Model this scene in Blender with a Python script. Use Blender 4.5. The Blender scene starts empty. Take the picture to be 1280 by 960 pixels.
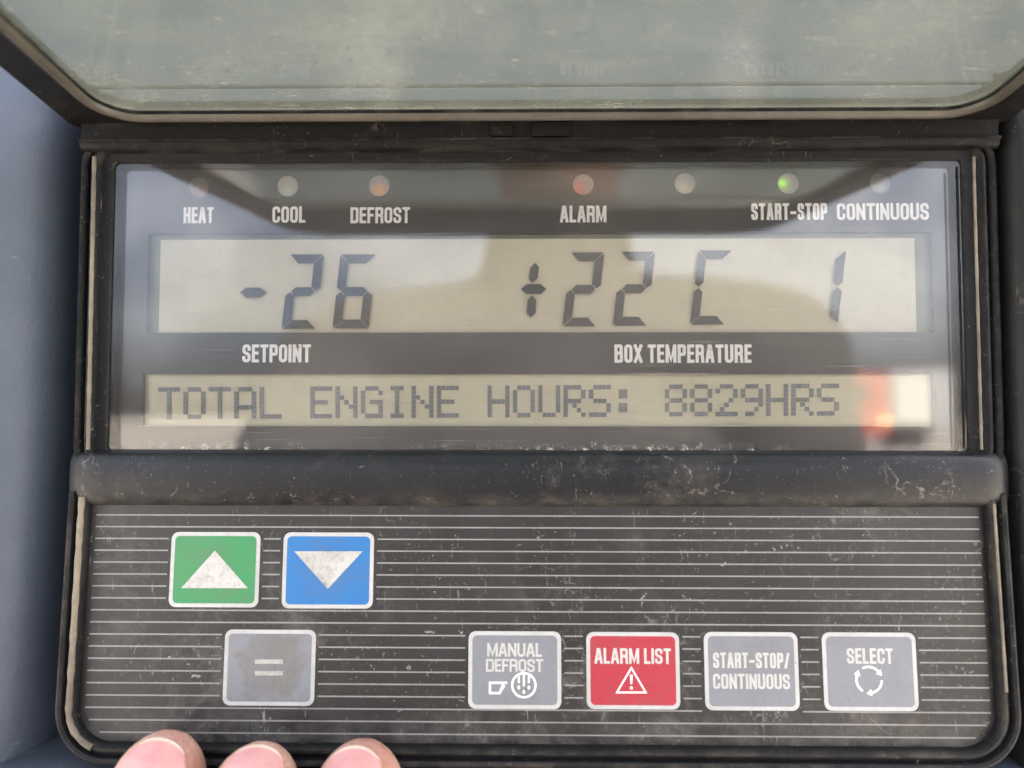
import bpy, bmesh, math, random
from mathutils import Vector, Matrix
random.seed(7)
PI = math.pi
SC = bpy.context.scene
COL = SC.collection

# ------------------------------------------------------------------ camera
F = 924.0                                   # focal length in photo pixels (1280 wide)
DIST = 0.166                                # camera to display glass
CAM = Vector((0.0, -DIST, 0.0))
PITCH, YAW, ROLL = math.radians(2.6), math.radians(0.79), 0.0009
camd = bpy.data.cameras.new('camera')
cam = bpy.data.objects.new('camera', camd)
COL.objects.link(cam)
camd.sensor_width = 36.0
camd.lens = 36.0 * F / 1280.0
camd.clip_start = 0.004
camd.clip_end = 2000
camd.dof.use_dof = True
camd.dof.focus_distance = 0.166
camd.dof.aperture_fstop = 6.0
ROT = Matrix.Rotation(YAW, 3, 'Z') @ Matrix.Rotation(PI / 2 + PITCH, 3, 'X') @ Matrix.Rotation(ROLL, 3, 'Z')
cam.matrix_world = Matrix.Translation(CAM) @ ROT.to_4x4()
SC.camera = cam

# ------------------------------------------------------------------ sky, sun, exposure
SUN_EL, SUN_AZ = math.radians(52), math.radians(28)     # azimuth clockwise from +Y (behind the unit)
w = bpy.data.worlds.new('World')
SC.world = w
w.use_nodes = True
wn = w.node_tree
sky = wn.nodes.new('ShaderNodeTexSky')
sky.sky_type = 'NISHITA'
sky.sun_disc = False
sky.sun_elevation = SUN_EL
sky.sun_rotation = SUN_AZ
sky.dust_density = 7.0
sky.ozone_density = 0.3
sky.air_density = 0.6
hs = wn.nodes.new('ShaderNodeHueSaturation')
wtc = wn.nodes.new('ShaderNodeTexCoord')
cl = wn.nodes.new('ShaderNodeTexNoise')            # broken cloud: paler and brighter than the blue between
cl.inputs['Scale'].default_value = 2.6
cl.inputs['Detail'].default_value = 7.0
cl.inputs['Roughness'].default_value = 0.6
wn.links.new(wtc.outputs['Generated'], cl.inputs['Vector'])
def wramp(a, b, lo, hi):
    r = wn.nodes.new('ShaderNodeMapRange')
    for k, v in zip(('From Min', 'From Max', 'To Min', 'To Max'), (a, b, lo, hi)):
        r.inputs[k].default_value = v
    wn.links.new(cl.outputs[0], r.inputs['Value'])
    return r.outputs[0]
wn.links.new(wramp(0.40, 0.58, 0.75, 0.22), hs.inputs['Saturation'])
wn.links.new(wramp(0.40, 0.58, 1.0, 2.3), hs.inputs['Value'])
wn.links.new(sky.outputs[0], hs.inputs['Color'])
wn.links.new(hs.outputs[0], wn.nodes['Background'].inputs[0])
wn.nodes['Background'].inputs[1].default_value = 0.15
sund = bpy.data.lights.new('sun', 'SUN')
sund.energy = 5.0
sund.angle = math.radians(0.5)
sund.color = (1.0, 0.965, 0.915)
sun = bpy.data.objects.new('sun', sund)
COL.objects.link(sun)
sdir = Vector((math.sin(SUN_AZ) * math.cos(SUN_EL), math.cos(SUN_AZ) * math.cos(SUN_EL), math.sin(SUN_EL)))
sun.rotation_euler = sdir.to_track_quat('Z', 'Y').to_euler()
SC.view_settings.view_transform = 'Standard'
SC.view_settings.look = 'None'
SC.view_settings.exposure = 2.52
SC.view_settings.gamma = 1.0

# ------------------------------------------------------------------ frames of reference
class Frame:
    """A plane in space: T(x, z, d) gives a world point, px(u, v, d) finds where a photo pixel falls on it."""
    def __init__(self, origin, tilt):
        self.o = Vector(origin)
        self.x = Vector((1, 0, 0))
        self.u = Vector((0, math.sin(tilt), math.cos(tilt)))
        self.n = Vector((0, -math.cos(tilt), math.sin(tilt)))
    def T(self, x, z, d=0.0):
        return self.o + self.x * x + self.u * z + self.n * d
    def px(self, u, v, d=0.0):
        r = ROT @ Vector(((u - 640) / F, -(v - 480) / F, -1))
        p0 = self.o + self.n * d
        t = (p0 - CAM).dot(self.n) / r.dot(self.n)
        q = CAM + r * t - self.o
        return (q.dot(self.x), q.dot(self.u))
    def rect(self, u0, v0, u1, v1, d=0.0):
        a, b, c, e = self.px(u0, v0, d), self.px(u1, v0, d), self.px(u0, v1, d), self.px(u1, v1, d)
        return ((a[0] + c[0]) / 2, (c[1] + e[1]) / 2, (b[0] + e[0]) / 2, (a[1] + b[1]) / 2)   # x0 z0 x1 z1

DSP = Frame((0, 0, 0), 0.0)
KTOP = DSP.px(640, 632)[1]
KEY = Frame((0, -0.0015, KTOP), math.radians(3.4))
FACE_D = -0.0035                            # printed faceplate lies this far behind the glass

# ------------------------------------------------------------------ mesh helpers
class MB:
    def __init__(self):
        self.v, self.f, self.m = [], [], []
    def add(self, vs, fs, mi=0):
        b = len(self.v)
        self.v += [tuple(p) for p in vs]
        self.f += [tuple(b + i for i in f) for f in fs]
        self.m += [mi] * len(fs)
    def prism(self, T, pts, d0, d1, mi=0):
        n = len(pts)
        vs = [T(x, z, d0) for x, z in pts] + [T(x, z, d1) for x, z in pts]
        fs = [tuple(range(n, 2 * n)), tuple(reversed(range(n)))]
        fs += [(i, (i + 1) % n, n + (i + 1) % n, n + i) for i in range(n)]
        self.add(vs, fs, mi)
    def flat(self, T, pts, d, mi=0):
        self.add([T(x, z, d) for x, z in pts], [tuple(range(len(pts)))], mi)
    def grid(self, rows, closed=False, mi=0, caps=False):
        n = len(rows[0])
        vs = [p for r in rows for p in r]
        fs = []
        for i in range(len(rows) - 1):
            for j in range(n if closed else n - 1):
                k = (j + 1) % n
                fs.append((i * n + j, i * n + k, (i + 1) * n + k, (i + 1) * n + j))
        if caps:
            fs.append(tuple(reversed(range(n))))
            fs.append(tuple(range((len(rows) - 1) * n, len(rows) * n)))
        self.add(vs, fs, mi)
    def box(self, a, b, mi=0):
        (x0, y0, z0), (x1, y1, z1) = a, b
        vs = [(x, y, z) for x in (x0, x1) for y in (y0, y1) for z in (z0, z1)]
        self.add(vs, [(0, 1, 3, 2), (4, 6, 7, 5), (0, 4, 5, 1), (2, 3, 7, 6), (0, 2, 6, 4), (1, 5, 7, 3)], mi)
    def build(self, name, mats, parent=None, smooth=None, bevel=None, label=None):
        me = bpy.data.meshes.new(name)
        me.from_pydata(self.v, [], self.f)
        me.update()
        bm = bmesh.new(); bm.from_mesh(me)
        bmesh.ops.recalc_face_normals(bm, faces=bm.faces[:])
        bm.to_mesh(me); bm.free()
        for m in (mats if isinstance(mats, (list, tuple)) else [mats]):
            me.materials.append(m)
        for p, mi in zip(me.polygons, self.m):
            p.material_index = mi
        return link(name, me, parent, smooth, bevel, label)

def world_loc(o):
    l = Vector(o.location)
    while o.parent:
        o = o.parent
        l = l + o.location
    return l

def link(name, me, parent=None, smooth=None, bevel=None, label=None):
    o = bpy.data.objects.new(name, me)
    COL.objects.link(o)
    if parent:
        o.parent = parent
        o.location = -world_loc(parent)
    if smooth:
        me.polygons.foreach_set('use_smooth', [True] * len(me.polygons))
        me.set_sharp_from_angle(angle=math.radians(smooth))
    if bevel:
        b = o.modifiers.new('bevel', 'BEVEL')
        b.width = bevel; b.segments = 2; b.limit_method = 'ANGLE'; b.angle_limit = math.radians(40)
    if label:
        o['label'] = label
    return o

def thing(name, label, cat, loc=(0, 0, 0), group=None):
    o = bpy.data.objects.new(name, None)
    o.empty_display_size = 0.02
    o.location = loc
    COL.objects.link(o)
    o['label'] = label; o['category'] = cat
    if group: o['group'] = group
    return o

def rrect(x0, z0, x1, z1, r, seg=6, off=0.0):
    rs = r if isinstance(r, (tuple, list)) else (r, r, r, r)      # bl br tr tl
    out = []
    for (cx, cz, sx, sz, a0), q in zip(((x0, z0, 1, 1, PI), (x1, z0, -1, 1, 1.5 * PI), (x1, z1, -1, -1, 0), (x0, z1, 1, -1, .5 * PI)), rs):
        ox, oz = cx + sx * q, cz + sz * q
        for i in range(seg + 1):
            a = a0 + i / seg * PI / 2
            out.append((ox + (q + off) * math.cos(a), oz + (q + off) * math.sin(a)))
    return out

def sweep_rrect(mb, T, R, r, prof, seg=8, mi=0):
    rows = []
    for off, d in prof:
        rows.append([T(x, z, d) for x, z in rrect(*R, r, seg, off)])
    mb.grid(rows, closed=True, mi=mi)

# ------------------------------------------------------------------ node helpers
class NT:
    def __init__(self, name):
        self.mat = bpy.data.materials.new(name)
        self.mat.use_nodes = True
        self.t = self.mat.node_tree
        self.t.nodes.clear()
        self.out = self.t.nodes.new('ShaderNodeOutputMaterial')
        self.tc = self.t.nodes.new('ShaderNodeTexCoord')
        self.obj = self.tc.outputs['Object']
    def n(self, typ, ins=None, out=0, **props):
        nd = self.t.nodes.new(typ)
        for k, v in props.items():
            setattr(nd, k, v)
        for k, v in (ins or {}).items():
            s = nd.inputs[k]
            if isinstance(v, bpy.types.NodeSocket):
                self.t.links.new(v, s)
            else:
                s.default_value = v
        return nd.outputs[out]
    def math(self, op, a, b=0.0, clamp=False):
        return self.n('ShaderNodeMath', {0: a, 1: b}, operation=op, use_clamp=clamp)
    def mul(self, a, b): return self.math('MULTIPLY', a, b)
    def add(self, a, b): return self.math('ADD', a, b, True)
    def ramp(self, v, a, b, lo=0.0, hi=1.0):
        return self.n('ShaderNodeMapRange', {'Value': v, 'From Min': a, 'From Max': b, 'To Min': lo, 'To Max': hi})
    def coord(self, s=(1, 1, 1), loc=(0, 0, 0), rot=(0, 0, 0)):
        return self.n('ShaderNodeMapping', {'Vector': self.obj, 'Scale': s, 'Location': loc, 'Rotation': rot})
    def noise(self, scale, detail=4.0, rough=0.55, st=(1, 1, 1), loc=(0, 0, 0), dist=0.0, rot=(0, 0, 0)):
        return self.n('ShaderNodeTexNoise', {'Vector': self.coord(st, loc, rot), 'Scale': scale, 'Detail': detail, 'Roughness': rough, 'Distortion': dist})
    def voro(self, scale, feature='F1', st=(1, 1, 1), loc=(0, 0, 0), vec=None):
        return self.n('ShaderNodeTexVoronoi', {'Vector': vec or self.coord(st, loc), 'Scale': scale}, feature=feature)
    def mixc(self, f, a, b):
        return self.n('ShaderNodeMixRGB', {'Fac': f, 'Color1': a, 'Color2': b})
    def xyz(self, i):
        return self.n('ShaderNodeSeparateXYZ', {0: self.obj}, out=i)
    def bump(self, h, strength=0.2, dist=0.0005):
        return self.n('ShaderNodeBump', {'Height': h, 'Strength': strength, 'Distance': dist})
    def surf(self, s):
        self.t.links.new(s, self.out.inputs['Surface'])
        return self.mat

def c4(c): return (c[0], c[1], c[2], 1.0)
DUST = (0.36, 0.325, 0.275)

def dust_mask(t, amt=1.0, film=0.25, drips=1.0, cracks=1.0, specks=1.0, edges=1.0, haze=0.0, seed=0.0):
    """Road dirt: thin film, hazy rubbed patches, irregular grains and flakes, curved scuffs, a few dried runs, worn edges."""
    L = (seed, seed * 1.7, seed * 0.6)
    m = t.mul(t.ramp(t.noise(45, 8, 0.72, loc=L), 0.3, 0.8), film)
    if haze:
        hz = t.ramp(t.noise(70, 9, 0.78, loc=(L[0] + 9, 4, 1), dist=0.5), 0.50, 0.78)
        m = t.add(m, t.mul(t.mul(hz, t.ramp(t.noise(22, 3, loc=(3 + seed, 8, 2)), 0.40, 0.65)), haze))
    g1 = t.ramp(t.noise(1300, 3, 0.6, loc=L), 0.63, 0.70)
    g1 = t.mul(g1, t.ramp(t.noise(65, 5, 0.7, loc=(L[0] + 3, 1, 2)), 0.44, 0.66, 0, 0.8))
    g2 = t.ramp(t.noise(420, 4, 0.65, st=(1, 1, 1.25), loc=(L[0] + 1, 0, 5), dist=0.8), 0.665, 0.70)
    g2 = t.mul(g2, t.ramp(t.noise(48, 3, loc=(L[0], 6, 2)), 0.46, 0.62))
    m = t.add(m, t.mul(t.math('MAXIMUM', g1, g2), specks))
    dr = t.ramp(t.noise(1, 4, 0.68, st=(430, 60, 110), loc=L, dist=1.2), 0.63, 0.72)
    dr = t.mul(t.mul(dr, t.ramp(t.noise(55, 3, loc=(5 + seed, 2, 0)), 0.50, 0.66)), t.ramp(t.noise(700, 3, 0.7), 0.35, 0.6))
    m = t.add(m, t.mul(dr, 0.7 * drips))
    wob = t.n('ShaderNodeVectorMath', {0: t.coord(loc=L), 1: t.n('ShaderNodeVectorMath', {0: t.n('ShaderNodeTexNoise', {'Vector': t.obj, 'Scale': 160.0, 'Detail': 3.0}, out=1), 1: (0.012, 0.012, 0.012)}, operation='MULTIPLY')}, operation='ADD')
    ck = t.mul(t.ramp(t.voro(75, 'DISTANCE_TO_EDGE', vec=wob), 0.022, 0.004), t.ramp(t.noise(420, 4, 0.75), 0.42, 0.62))
    ck = t.mul(ck, t.ramp(t.noise(50, 2, loc=(2, 7 + seed, 3)), 0.52, 0.62))
    m = t.add(m, t.mul(ck, 0.8 * cracks))
    for ang, lc in ((0.5, 1.0), (-0.9, 4.0), (1.35, 7.0), (-0.25, 11.0)):
        sc_ = t.ramp(t.noise(1, 3, 0.6, st=(900, 900, 90), rot=(0, ang, 0), loc=(lc + seed, 0, lc), dist=1.6), 0.675, 0.73)
        sc_ = t.mul(sc_, t.ramp(t.noise(75, 3, loc=(lc, 2 * lc, seed)), 0.50, 0.63, 0, 0.7))
        m = t.add(m, t.mul(sc_, specks))
    if edges:
        pt = t.n('ShaderNodeNewGeometry', out=7)
        ed = t.mul(t.ramp(pt, 0.515, 0.56), t.ramp(t.noise(120, 5, 0.7, loc=L), 0.46, 0.66))
        m = t.add(m, t.mul(ed, edges))
    return t.mul(m, amt)

def dusty(name, base, rough=0.45, amt=0.6, dust=DUST, bumpy=0.25, grain=3500, spec=0.5, foot=None, **kw):
    t = NT(name)
    m = dust_mask(t, amt, **kw)
    if foot:          # dirt washed down to the foot of the part and left there
        ft = t.mul(t.ramp(t.xyz(2), foot[1], foot[0]), t.ramp(t.noise(170, 7, 0.78), 0.40, 0.68))
        m = t.add(m, t.mul(ft, foot[2]))
    var = t.ramp(t.noise(30, 5), 0.3, 0.7, 0.9, 1.12)
    b = t.n('ShaderNodeVectorMath', {0: base, 'Scale': var}, operation='SCALE')
    col = t.mixc(m, b, c4(dust))
    rg = t.add(t.ramp(t.noise(80, 4), 0.3, 0.7, rough - 0.06, rough + 0.08), t.mul(m, 0.6))
    h = t.math('ADD', t.noise(grain, 2), t.mul(m, 1.5))
    p = t.n('ShaderNodeBsdfPrincipled', {'Base Color': col, 'Roughness': rg, 'Specular IOR Level': spec, 'Normal': t.bump(h, bumpy, 0.0002)})
    return t.surf(p)

def plain(name, base, rough=0.5, emis=None, est=0.0, metal=0.0, var=0.12):
    t = NT(name)
    v = t.ramp(t.noise(300, 4), 0.3, 0.7, 1 - var, 1 + var)
    b = t.n('ShaderNodeVectorMath', {0: base, 'Scale': v}, operation='SCALE')
    ins = {'Base Color': b, 'Roughness': rough, 'Metallic': metal}
    if emis:
        ins['Emission Color'] = c4(emis); ins['Emission Strength'] = est
    return t.surf(t.n('ShaderNodeBsdfPrincipled', ins))

def print_mat(name, base, wear=0.5, seed=0.0, smudge=None, rough=0.42):
    """Printed key face: ink with grime rubbed into it and small nicks; smudge = (x, z, radius) of a thumbed patch."""
    t = NT(name)
    gr = t.mul(t.ramp(t.noise(900, 5, 0.7, loc=(seed, 0, seed)), 0.48, 0.72), 0.35 * wear)
    gr = t.add(gr, t.mul(t.ramp(t.noise(110, 4, 0.6, loc=(seed, 1, 0)), 0.45, 0.7), 0.35 * wear))
    if smudge:
        x = t.math('SUBTRACT', t.xyz(0), smudge[0]); z = t.math('SUBTRACT', t.xyz(2), smudge[1])
        d = t.math('SQRT', t.math('ADD', t.mul(x, x), t.mul(z, z)))
        d = t.math('ADD', d, t.ramp(t.noise(260, 3), 0.3, 0.7, -0.0018, 0.0018))
        gr = t.add(gr, t.mul(t.ramp(d, smudge[2] * 1.1, smudge[2] * 0.85), t.ramp(t.noise(1500, 4, 0.7), 0.3, 0.7, 0.28 * (smudge[3] if len(smudge) > 3 else 1), 0.48 * (smudge[3] if len(smudge) > 3 else 1))))
    nk = t.mul(t.ramp(t.voro(500, loc=(seed, 0, 0)), 0.12, 0.05), t.ramp(t.noise(170, 2, loc=(seed, 3, 0)), 0.55, 0.62))
    col = t.mixc(gr, c4(base), (0.13, 0.115, 0.095, 1))
    col = t.mixc(t.mul(nk, 0.7), col, (0.06, 0.05, 0.045, 1))
    p = t.n('ShaderNodeBsdfPrincipled', {'Base Color': col, 'Roughness': rough, 'Normal': t.bump(t.noise(2600, 2), 0.12, 0.0002)})
    return t.surf(p)

def pane_mat(name, film, scratch, crust=None, trans_tint=(1, 1, 1), ior=1.5, translucent=0.0, film_col=(0.5, 0.48, 0.44), rough=0.015, streak=(1, 1, 1), spk=1.0):
    """Clear plastic: Fresnel gloss over a see-through body, with dust film, fine scratches and dried specks on it."""
    t = NT(name)
    f = t.mul(t.ramp(t.noise(26, 6, 0.62, st=streak), 0.3, 0.75, 0.45, 1.5), film)
    # scratches: two crossing sets of very stretched noise
    s1 = t.ramp(t.noise(1, 2, 0.6, st=(28, 1, 2600), rot=(0, math.radians(8), 0)), 0.63, 0.72)
    s1 = t.mul(s1, t.ramp(t.noise(40, 3), 0.42, 0.65))
    s2 = t.ramp(t.noise(1, 2, 0.6, st=(30, 1, 3000), rot=(0, math.radians(-24), 0), loc=(3, 0, 1)), 0.68, 0.74)
    s2 = t.mul(s2, t.ramp(t.noise(30, 3, loc=(4, 4, 1)), 0.5, 0.65))
    s3 = t.ramp(t.noise(1, 2, 0.6, st=(1900, 1, 22), loc=(7, 0, 4)), 0.69, 0.75)
    s3 = t.mul(s3, t.ramp(t.noise(35, 3, loc=(1, 9, 1)), 0.5, 0.65))
    s = t.math('MAXIMUM', t.math('MAXIMUM', s1, s2), s3)
    sp = t.mul(t.ramp(t.voro(700), 0.14, 0.06), t.ramp(t.noise(70, 3, loc=(2, 2, 8)), 0.54, 0.64))
    d = t.add(t.add(f, t.mul(s, scratch)), t.mul(sp, 0.35 * spk))
    if crust:
        d = t.add(d, crust(t))
    dif = t.n('ShaderNodeBsdfDiffuse', {'Color': c4(film_col)})
    if translucent:
        tl = t.n('ShaderNodeBsdfTranslucent', {'Color': c4(film_col)})
        dif = t.n('ShaderNodeMixShader', {0: translucent, 1: dif, 2: tl})
    tr = t.n('ShaderNodeBsdfTransparent', {'Color': c4(trans_tint)})
    body = t.n('ShaderNodeMixShader', {0: d, 1: tr, 2: dif})
    gl = t.n('ShaderNodeBsdfGlossy', {'Color': (1, 1, 1, 1), 'Roughness': rough})
    fr = t.n('ShaderNodeFresnel', {'IOR': ior})
    return t.surf(t.n('ShaderNodeMixShader', {0: fr, 1: body, 2: gl}))

# ------------------------------------------------------------------ lettering
GL = {
 'A': (1.1, [([(0, 0), (.40, 1), (.60, 1), (1, 0)], 0, 0), ([(.2, .27), (.8, .27)], 0, 0)]),
 'B': (1.05, [([(0, 0), (0, 1)], 0, 0), ([(0, 1), (.96, 1), (.96, .53), (0, .53)], .2, 0), ([(0, .53), (1, .53), (1, 0), (0, 0)], .2, 0)]),
 'C': (1.0, [([(1, .66), (1, 1), (0, 1), (0, 0), (1, 0), (1, .36)], .45, 0)]),
 'D': (1.05, [([(0, 0), (0, 1)], 0, 0), ([(0, 1), (1, 1), (1, 0), (0, 0)], .3, 0)]),
 'E': (.78, [([(1, 1), (0, 1), (0, 0), (1, 0)], 0, 0), ([(0, .52), (.9, .52)], 0, 0)]),
 'F': (.8, [([(1, 1), (0, 1), (0, 0)], 0, 0), ([(0, .5), (.8, .5)], 0, 0)]),
 'H': (1.05, [([(0, 0), (0, 1)], 0, 0), ([(1, 0), (1, 1)], 0, 0), ([(0, .52), (1, .52)], 0, 0)]),
 'I': (.0, [([(0, 0), (0, 1)], 0, 0)]),
 'L': (.75, [([(0, 1), (0, 0), (1, 0)], 0, 0)]),
 'M': (1.5, [([(0, 0), (0, 1)], 0, 0), ([(1, 0), (1, 1)], 0, 0), ([(.04, 1.02), (.5, .05), (.96, 1.02)], 0, 0)]),
 'N': (1.1, [([(0, 0), (0, 1)], 0, 0), ([(1, 0), (1, 1)], 0, 0), ([(.02, 1), (.98, 0)], 0, 0)]),
 'O': (1.0, [([(0, .5), (0, 1), (1, 1), (1, 0), (0, 0), (0, .5)], .45, 0)]),
 'P': (1.0, [([(0, 0), (0, 1)], 0, 0), ([(0, 1), (1, 1), (1, .45), (0, .45)], .22, 0)]),
 'R': (1.05, [([(0, 0), (0, 1)], 0, 0), ([(0, 1), (.97, 1), (.97, .5), (0, .5)], .22, 0), ([(.5, .5), (.95, .42), (1, 0)], .12, 0)]),
 'S': (1.0, [([(1, .68), (1, 1), (0, 1), (0, .56), (1, .44), (1, 0), (0, 0), (0, .32)], .42, 0)]),
 'T': (.95, [([(0, 1), (1, 1)], 0, 0), ([(.5, 0), (.5, 1)], 0, 0)]),
 'U': (1.05, [([(0, 1), (0, 0), (1, 0), (1, 1)], .45, 0)]),
 'X': (1.1, [([(0, 0), (1, 1)], 0, 0), ([(0, 1), (1, 0)], 0, 0)]),
 '/': (.75, [([(0, 0), (1, 1)], 0, 0)]),
 '-': (.85, [([(0, .42), (1, .42)], 0, 0)]),
}

def round_poly(p, r, seg=5, skip_first=True):
    if r <= 0: return p
    out = [p[0]]
    for i in range(1, len(p) - 1):
        a, b, c = Vector(p[i - 1]), Vector(p[i]), Vector(p[i + 1])
        u, v = (a - b), (c - b)
        q = min(r, u.length * .49 if i > 1 else u.length * .95, v.length * .49 if i < len(p) - 2 else v.length * .95)
        u.normalize(); v.normalize()
        s, e = b + u * q, b + v * q
        for k in range(seg + 1):
            t = k / seg
            out.append(tuple((1 - t) ** 2 * s + 2 * t * (1 - t) * b + t * t * e))
    out.append(p[-1])
    return out

def stroke(mb, T, pts, wdt, d, mi=0, closed=False):
    P = [Vector(p) for p in pts]
    n = len(P)
    L, R = [], []
    for i in range(n):
        if closed:
            a, b = P[i] - P[i - 1], P[(i + 1) % n] - P[i]
        else:
            a = P[i] - P[i - 1] if i else P[1] - P[0]
            b = P[i + 1] - P[i] if i < n - 1 else P[i] - P[i - 1]
        if a.length < 1e-9: a = b
        if b.length < 1e-9: b = a
        a, b = a.normalized(), b.normalized()
        na, nb = Vector((-a.y, a.x)), Vector((-b.y, b.x))
        m = na + nb
        m = m.normalized() if m.length > 1e-6 else na
        k = min(1 / max(m.dot(na), .3), 1.6)
        L.append(P[i] + m * wdt / 2 * k); R.append(P[i] - m * wdt / 2 * k)
    vs = [T(q.x, q.y, d) for q in L] + [T(q.x, q.y, d) for q in R]
    fs = [(i, (i + 1) % n, n + (i + 1) % n, n + i) for i in range(n if closed else n - 1)]
    mb.add(vs, fs, mi)

def write(mb, T, text, R, d, wt=0.155, track=0.16, mi=0):
    """Condensed bold capitals filling the rectangle R = (x0, z0, x1, z1)."""
    x0, z0, x1, z1 = R
    H = z1 - z0
    t = wt * H
    adv, tot = [], 0.0
    for ch in text:
        g = .55 if ch == ' ' else GL[ch][0]
        adv.append(g); tot += g
    n = len(text)
    # width = tot*k + n strokes + gaps
    gap = track * H * 0.42
    k = ((x1 - x0) - sum(t for ch in text if ch != ' ') - gap * (n - 1)) / tot
    x = x0
    lay = 0
    for ch, g in zip(text, adv):
        if ch == ' ':
            x += g * k + gap; continue
        gw = g * k
        for pts, r, _ in GL[ch][1]:
            q = [(x + t / 2 + a * gw, z0 + t / 2 + b * (H - t)) for a, b in pts]
            if ch not in 'SC':
                for e0, e1 in ((0, 1), (-1, -2)):
                    a_, b_ = Vector(q[e0]), Vector(q[e1])
                    ax = abs(a_.y - b_.y) < 1e-9 or abs(a_.x - b_.x) < 1e-9
                    onb = pts[e0][1] in (0, 1)
                    if (ax and not (ch in 'AO')) or (onb and ch in 'AX/R'):
                        q[e0] = tuple(a_ + (a_ - b_).normalized() * t * (0.5 if ax else 0.52))
            q = round_poly(q, r * min(max(gw, t), H) * 1.1)
            stroke(mb, T, q, t, d + lay * 3e-6, mi)
            lay = (lay + 1) % 5
        x += gw + t + gap

# ------------------------------------------------------------------ materials
M_BLACK = dusty('black_plastic', (0.0065, 0.007, 0.0085), 0.42, 0.4, film=0.008, edges=0.12, drips=0.5, cracks=0.2, haze=0.05, spec=0.17)
M_RAIL = dusty('black_rail_plastic', (0.006, 0.006, 0.0065), 0.5, 0.4, film=0.006, seed=3.0, drips=0.1, specks=0.8, edges=0.22, cracks=0.4, haze=0.05, spec=0.13)
M_BAR = dusty('crossbar_plastic', (0.006, 0.0075, 0.0105), 0.38, 0.6, film=0.02, seed=1.3, cracks=0.9, specks=1.0, drips=0.6, edges=0.2, haze=0.36, foot=(DSP.px(640, 632)[1], DSP.px(640, 612)[1], 0.2), spec=0.35)
M_LIP = dusty('dusty_lip_plastic', (0.007, 0.0075, 0.009), 0.45, 0.4, film=0.02, seed=5.0, cracks=0.2, edges=0.25, haze=0.08, spec=0.22)
M_KEYPAD = dusty('keypad_film', (0.0135, 0.0135, 0.015), 0.42, 0.70, dust=(0.42, 0.40, 0.37), film=0.03, edges=0.0, seed=2.0, drips=0.6, cracks=0.4, specks=1.1, haze=0.42, foot=(KEY.T(0, KEY.px(640, 926)[1])[2], KEY.T(0, KEY.px(640, 885)[1])[2], 0.16), grain=2200, bumpy=0.18)
M_STRIPE = print_mat('stripe_ink', (0.25, 0.26, 0.27), 1.0, 4.0)
M_WHITE = print_mat('white_print', (0.46, 0.475, 0.485), 0.55, 1.0)
M_INK = print_mat('white_lettering', (0.90, 0.90, 0.90), 0.06, 2.0)
M_CASING = dusty('blue_grey_casing', (0.066, 0.088, 0.13), 0.5, 0.22, film=0.12, grain=1100, bumpy=0.6, drips=0.2, cracks=0.0, haze=0.25, edges=0.0)
M_DARKCASE = dusty('dark_casing', (0.008, 0.0095, 0.011), 0.5, 0.25, film=0.03, seed=8.0, edges=0.0, spec=0.3)
M_TAB = dusty('hinge_tab_plastic', (0.007, 0.007, 0.007), 0.5, 0.3, film=0.03, seed=4.0, edges=0.0, spec=0.13)
M_FACE = plain('faceplate_ink', (0.020, 0.019, 0.021), 0.5)
M_LCD = plain('liquid_crystal_reflector', (0.575, 0.55, 0.425), 0.6, var=0.04)
M_LCDEDGE = plain('liquid_crystal_border', (0.135, 0.15, 0.115), 0.6, var=0.04)
M_LCD2 = plain('message_reflector', (0.64, 0.61, 0.455), 0.6, var=0.04)
M_SEG = plain('segment_dark', (0.008, 0.010, 0.016), 0.5)
M_DOT = plain('matrix_dot', (0.19, 0.205, 0.225), 0.4)
M_DARKWELL = plain('dark_cavity', (0.01, 0.01, 0.01), 0.8)

gx0, gz0, gx1, gz1 = DSP.rect(140, 203, 1205, 563)
def glass_crust(t):
    z = t.xyz(2)
    low = t.ramp(z, gz0 + 0.0030, gz0 + 0.0002)
    c = t.mul(t.mul(low, low), t.ramp(t.noise(620, 6, 0.8), 0.535, 0.61))
    xm = t.ramp(t.noise(14, 2, st=(1, 0, 0), loc=(1.3, 0, 0)), 0.42, 0.58, 0.15, 1.0)
    c = t.mul(c, xm)
    dr = t.ramp(t.noise(1, 3, 0.6, st=(520, 1, 45), dist=0.5), 0.63, 0.7)
    dr = t.mul(dr, t.ramp(t.noise(1, 2, st=(55, 1, 8), loc=(6, 0, 0)), 0.60, 0.70))
    return t.add(t.mul(c, 1.0), t.mul(dr, 0.2))
M_GLASS = pane_mat('display_window_plastic', 0.03, 0.34, crust=glass_crust, ior=1.5)

# ------------------------------------------------------------------ the control panel
panel = thing('control_panel', 'black dusty refrigeration control panel with two displays above a striped keypad', 'control panel',
              (0, 0, KEY.T(0, KEY.px(640, 945)[1])[2]))

# back box behind everything
bx0, bz0, bx1, bz1 = DSP.rect(98, 150, 1248, 600)
mb = MB()
mb.box((bx0, 0.008, DSP.px(640, 930)[1]), (bx1, 0.034, bz1))
mb.build('back_box', M_BLACK, panel, bevel=0.001)

# printed faceplate with the two display cut-outs
A1 = DSP.rect(184, 291, 1166, 415.5, FACE_D)
A2 = DSP.rect(178, 467.5, 1168, 533, FACE_D)
fx0, fz0, fx1, fz1 = DSP.rect(132, 196, 1214, 566)
mb = MB()
def quadbox(a, b, c, d_):
    mb.prism(DSP.T, [(a, b), (c, b), (c, d_), (a, d_)], FACE_D - 0.0012, FACE_D)
quadbox(fx0, A1[3], fx1, fz1)
quadbox(fx0, A2[3], fx1, A1[1])
quadbox(fx0, fz0, fx1, A2[1])
quadbox(fx0, A1[1], A1[0], A1[3]); quadbox(A1[2], A1[1], fx1, A1[3])
quadbox(fx0, A2[1], A2[0], A2[3]); quadbox(A2[2], A2[1], fx1, A2[3])
face = mb.build('faceplate', M_FACE, panel)

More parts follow.
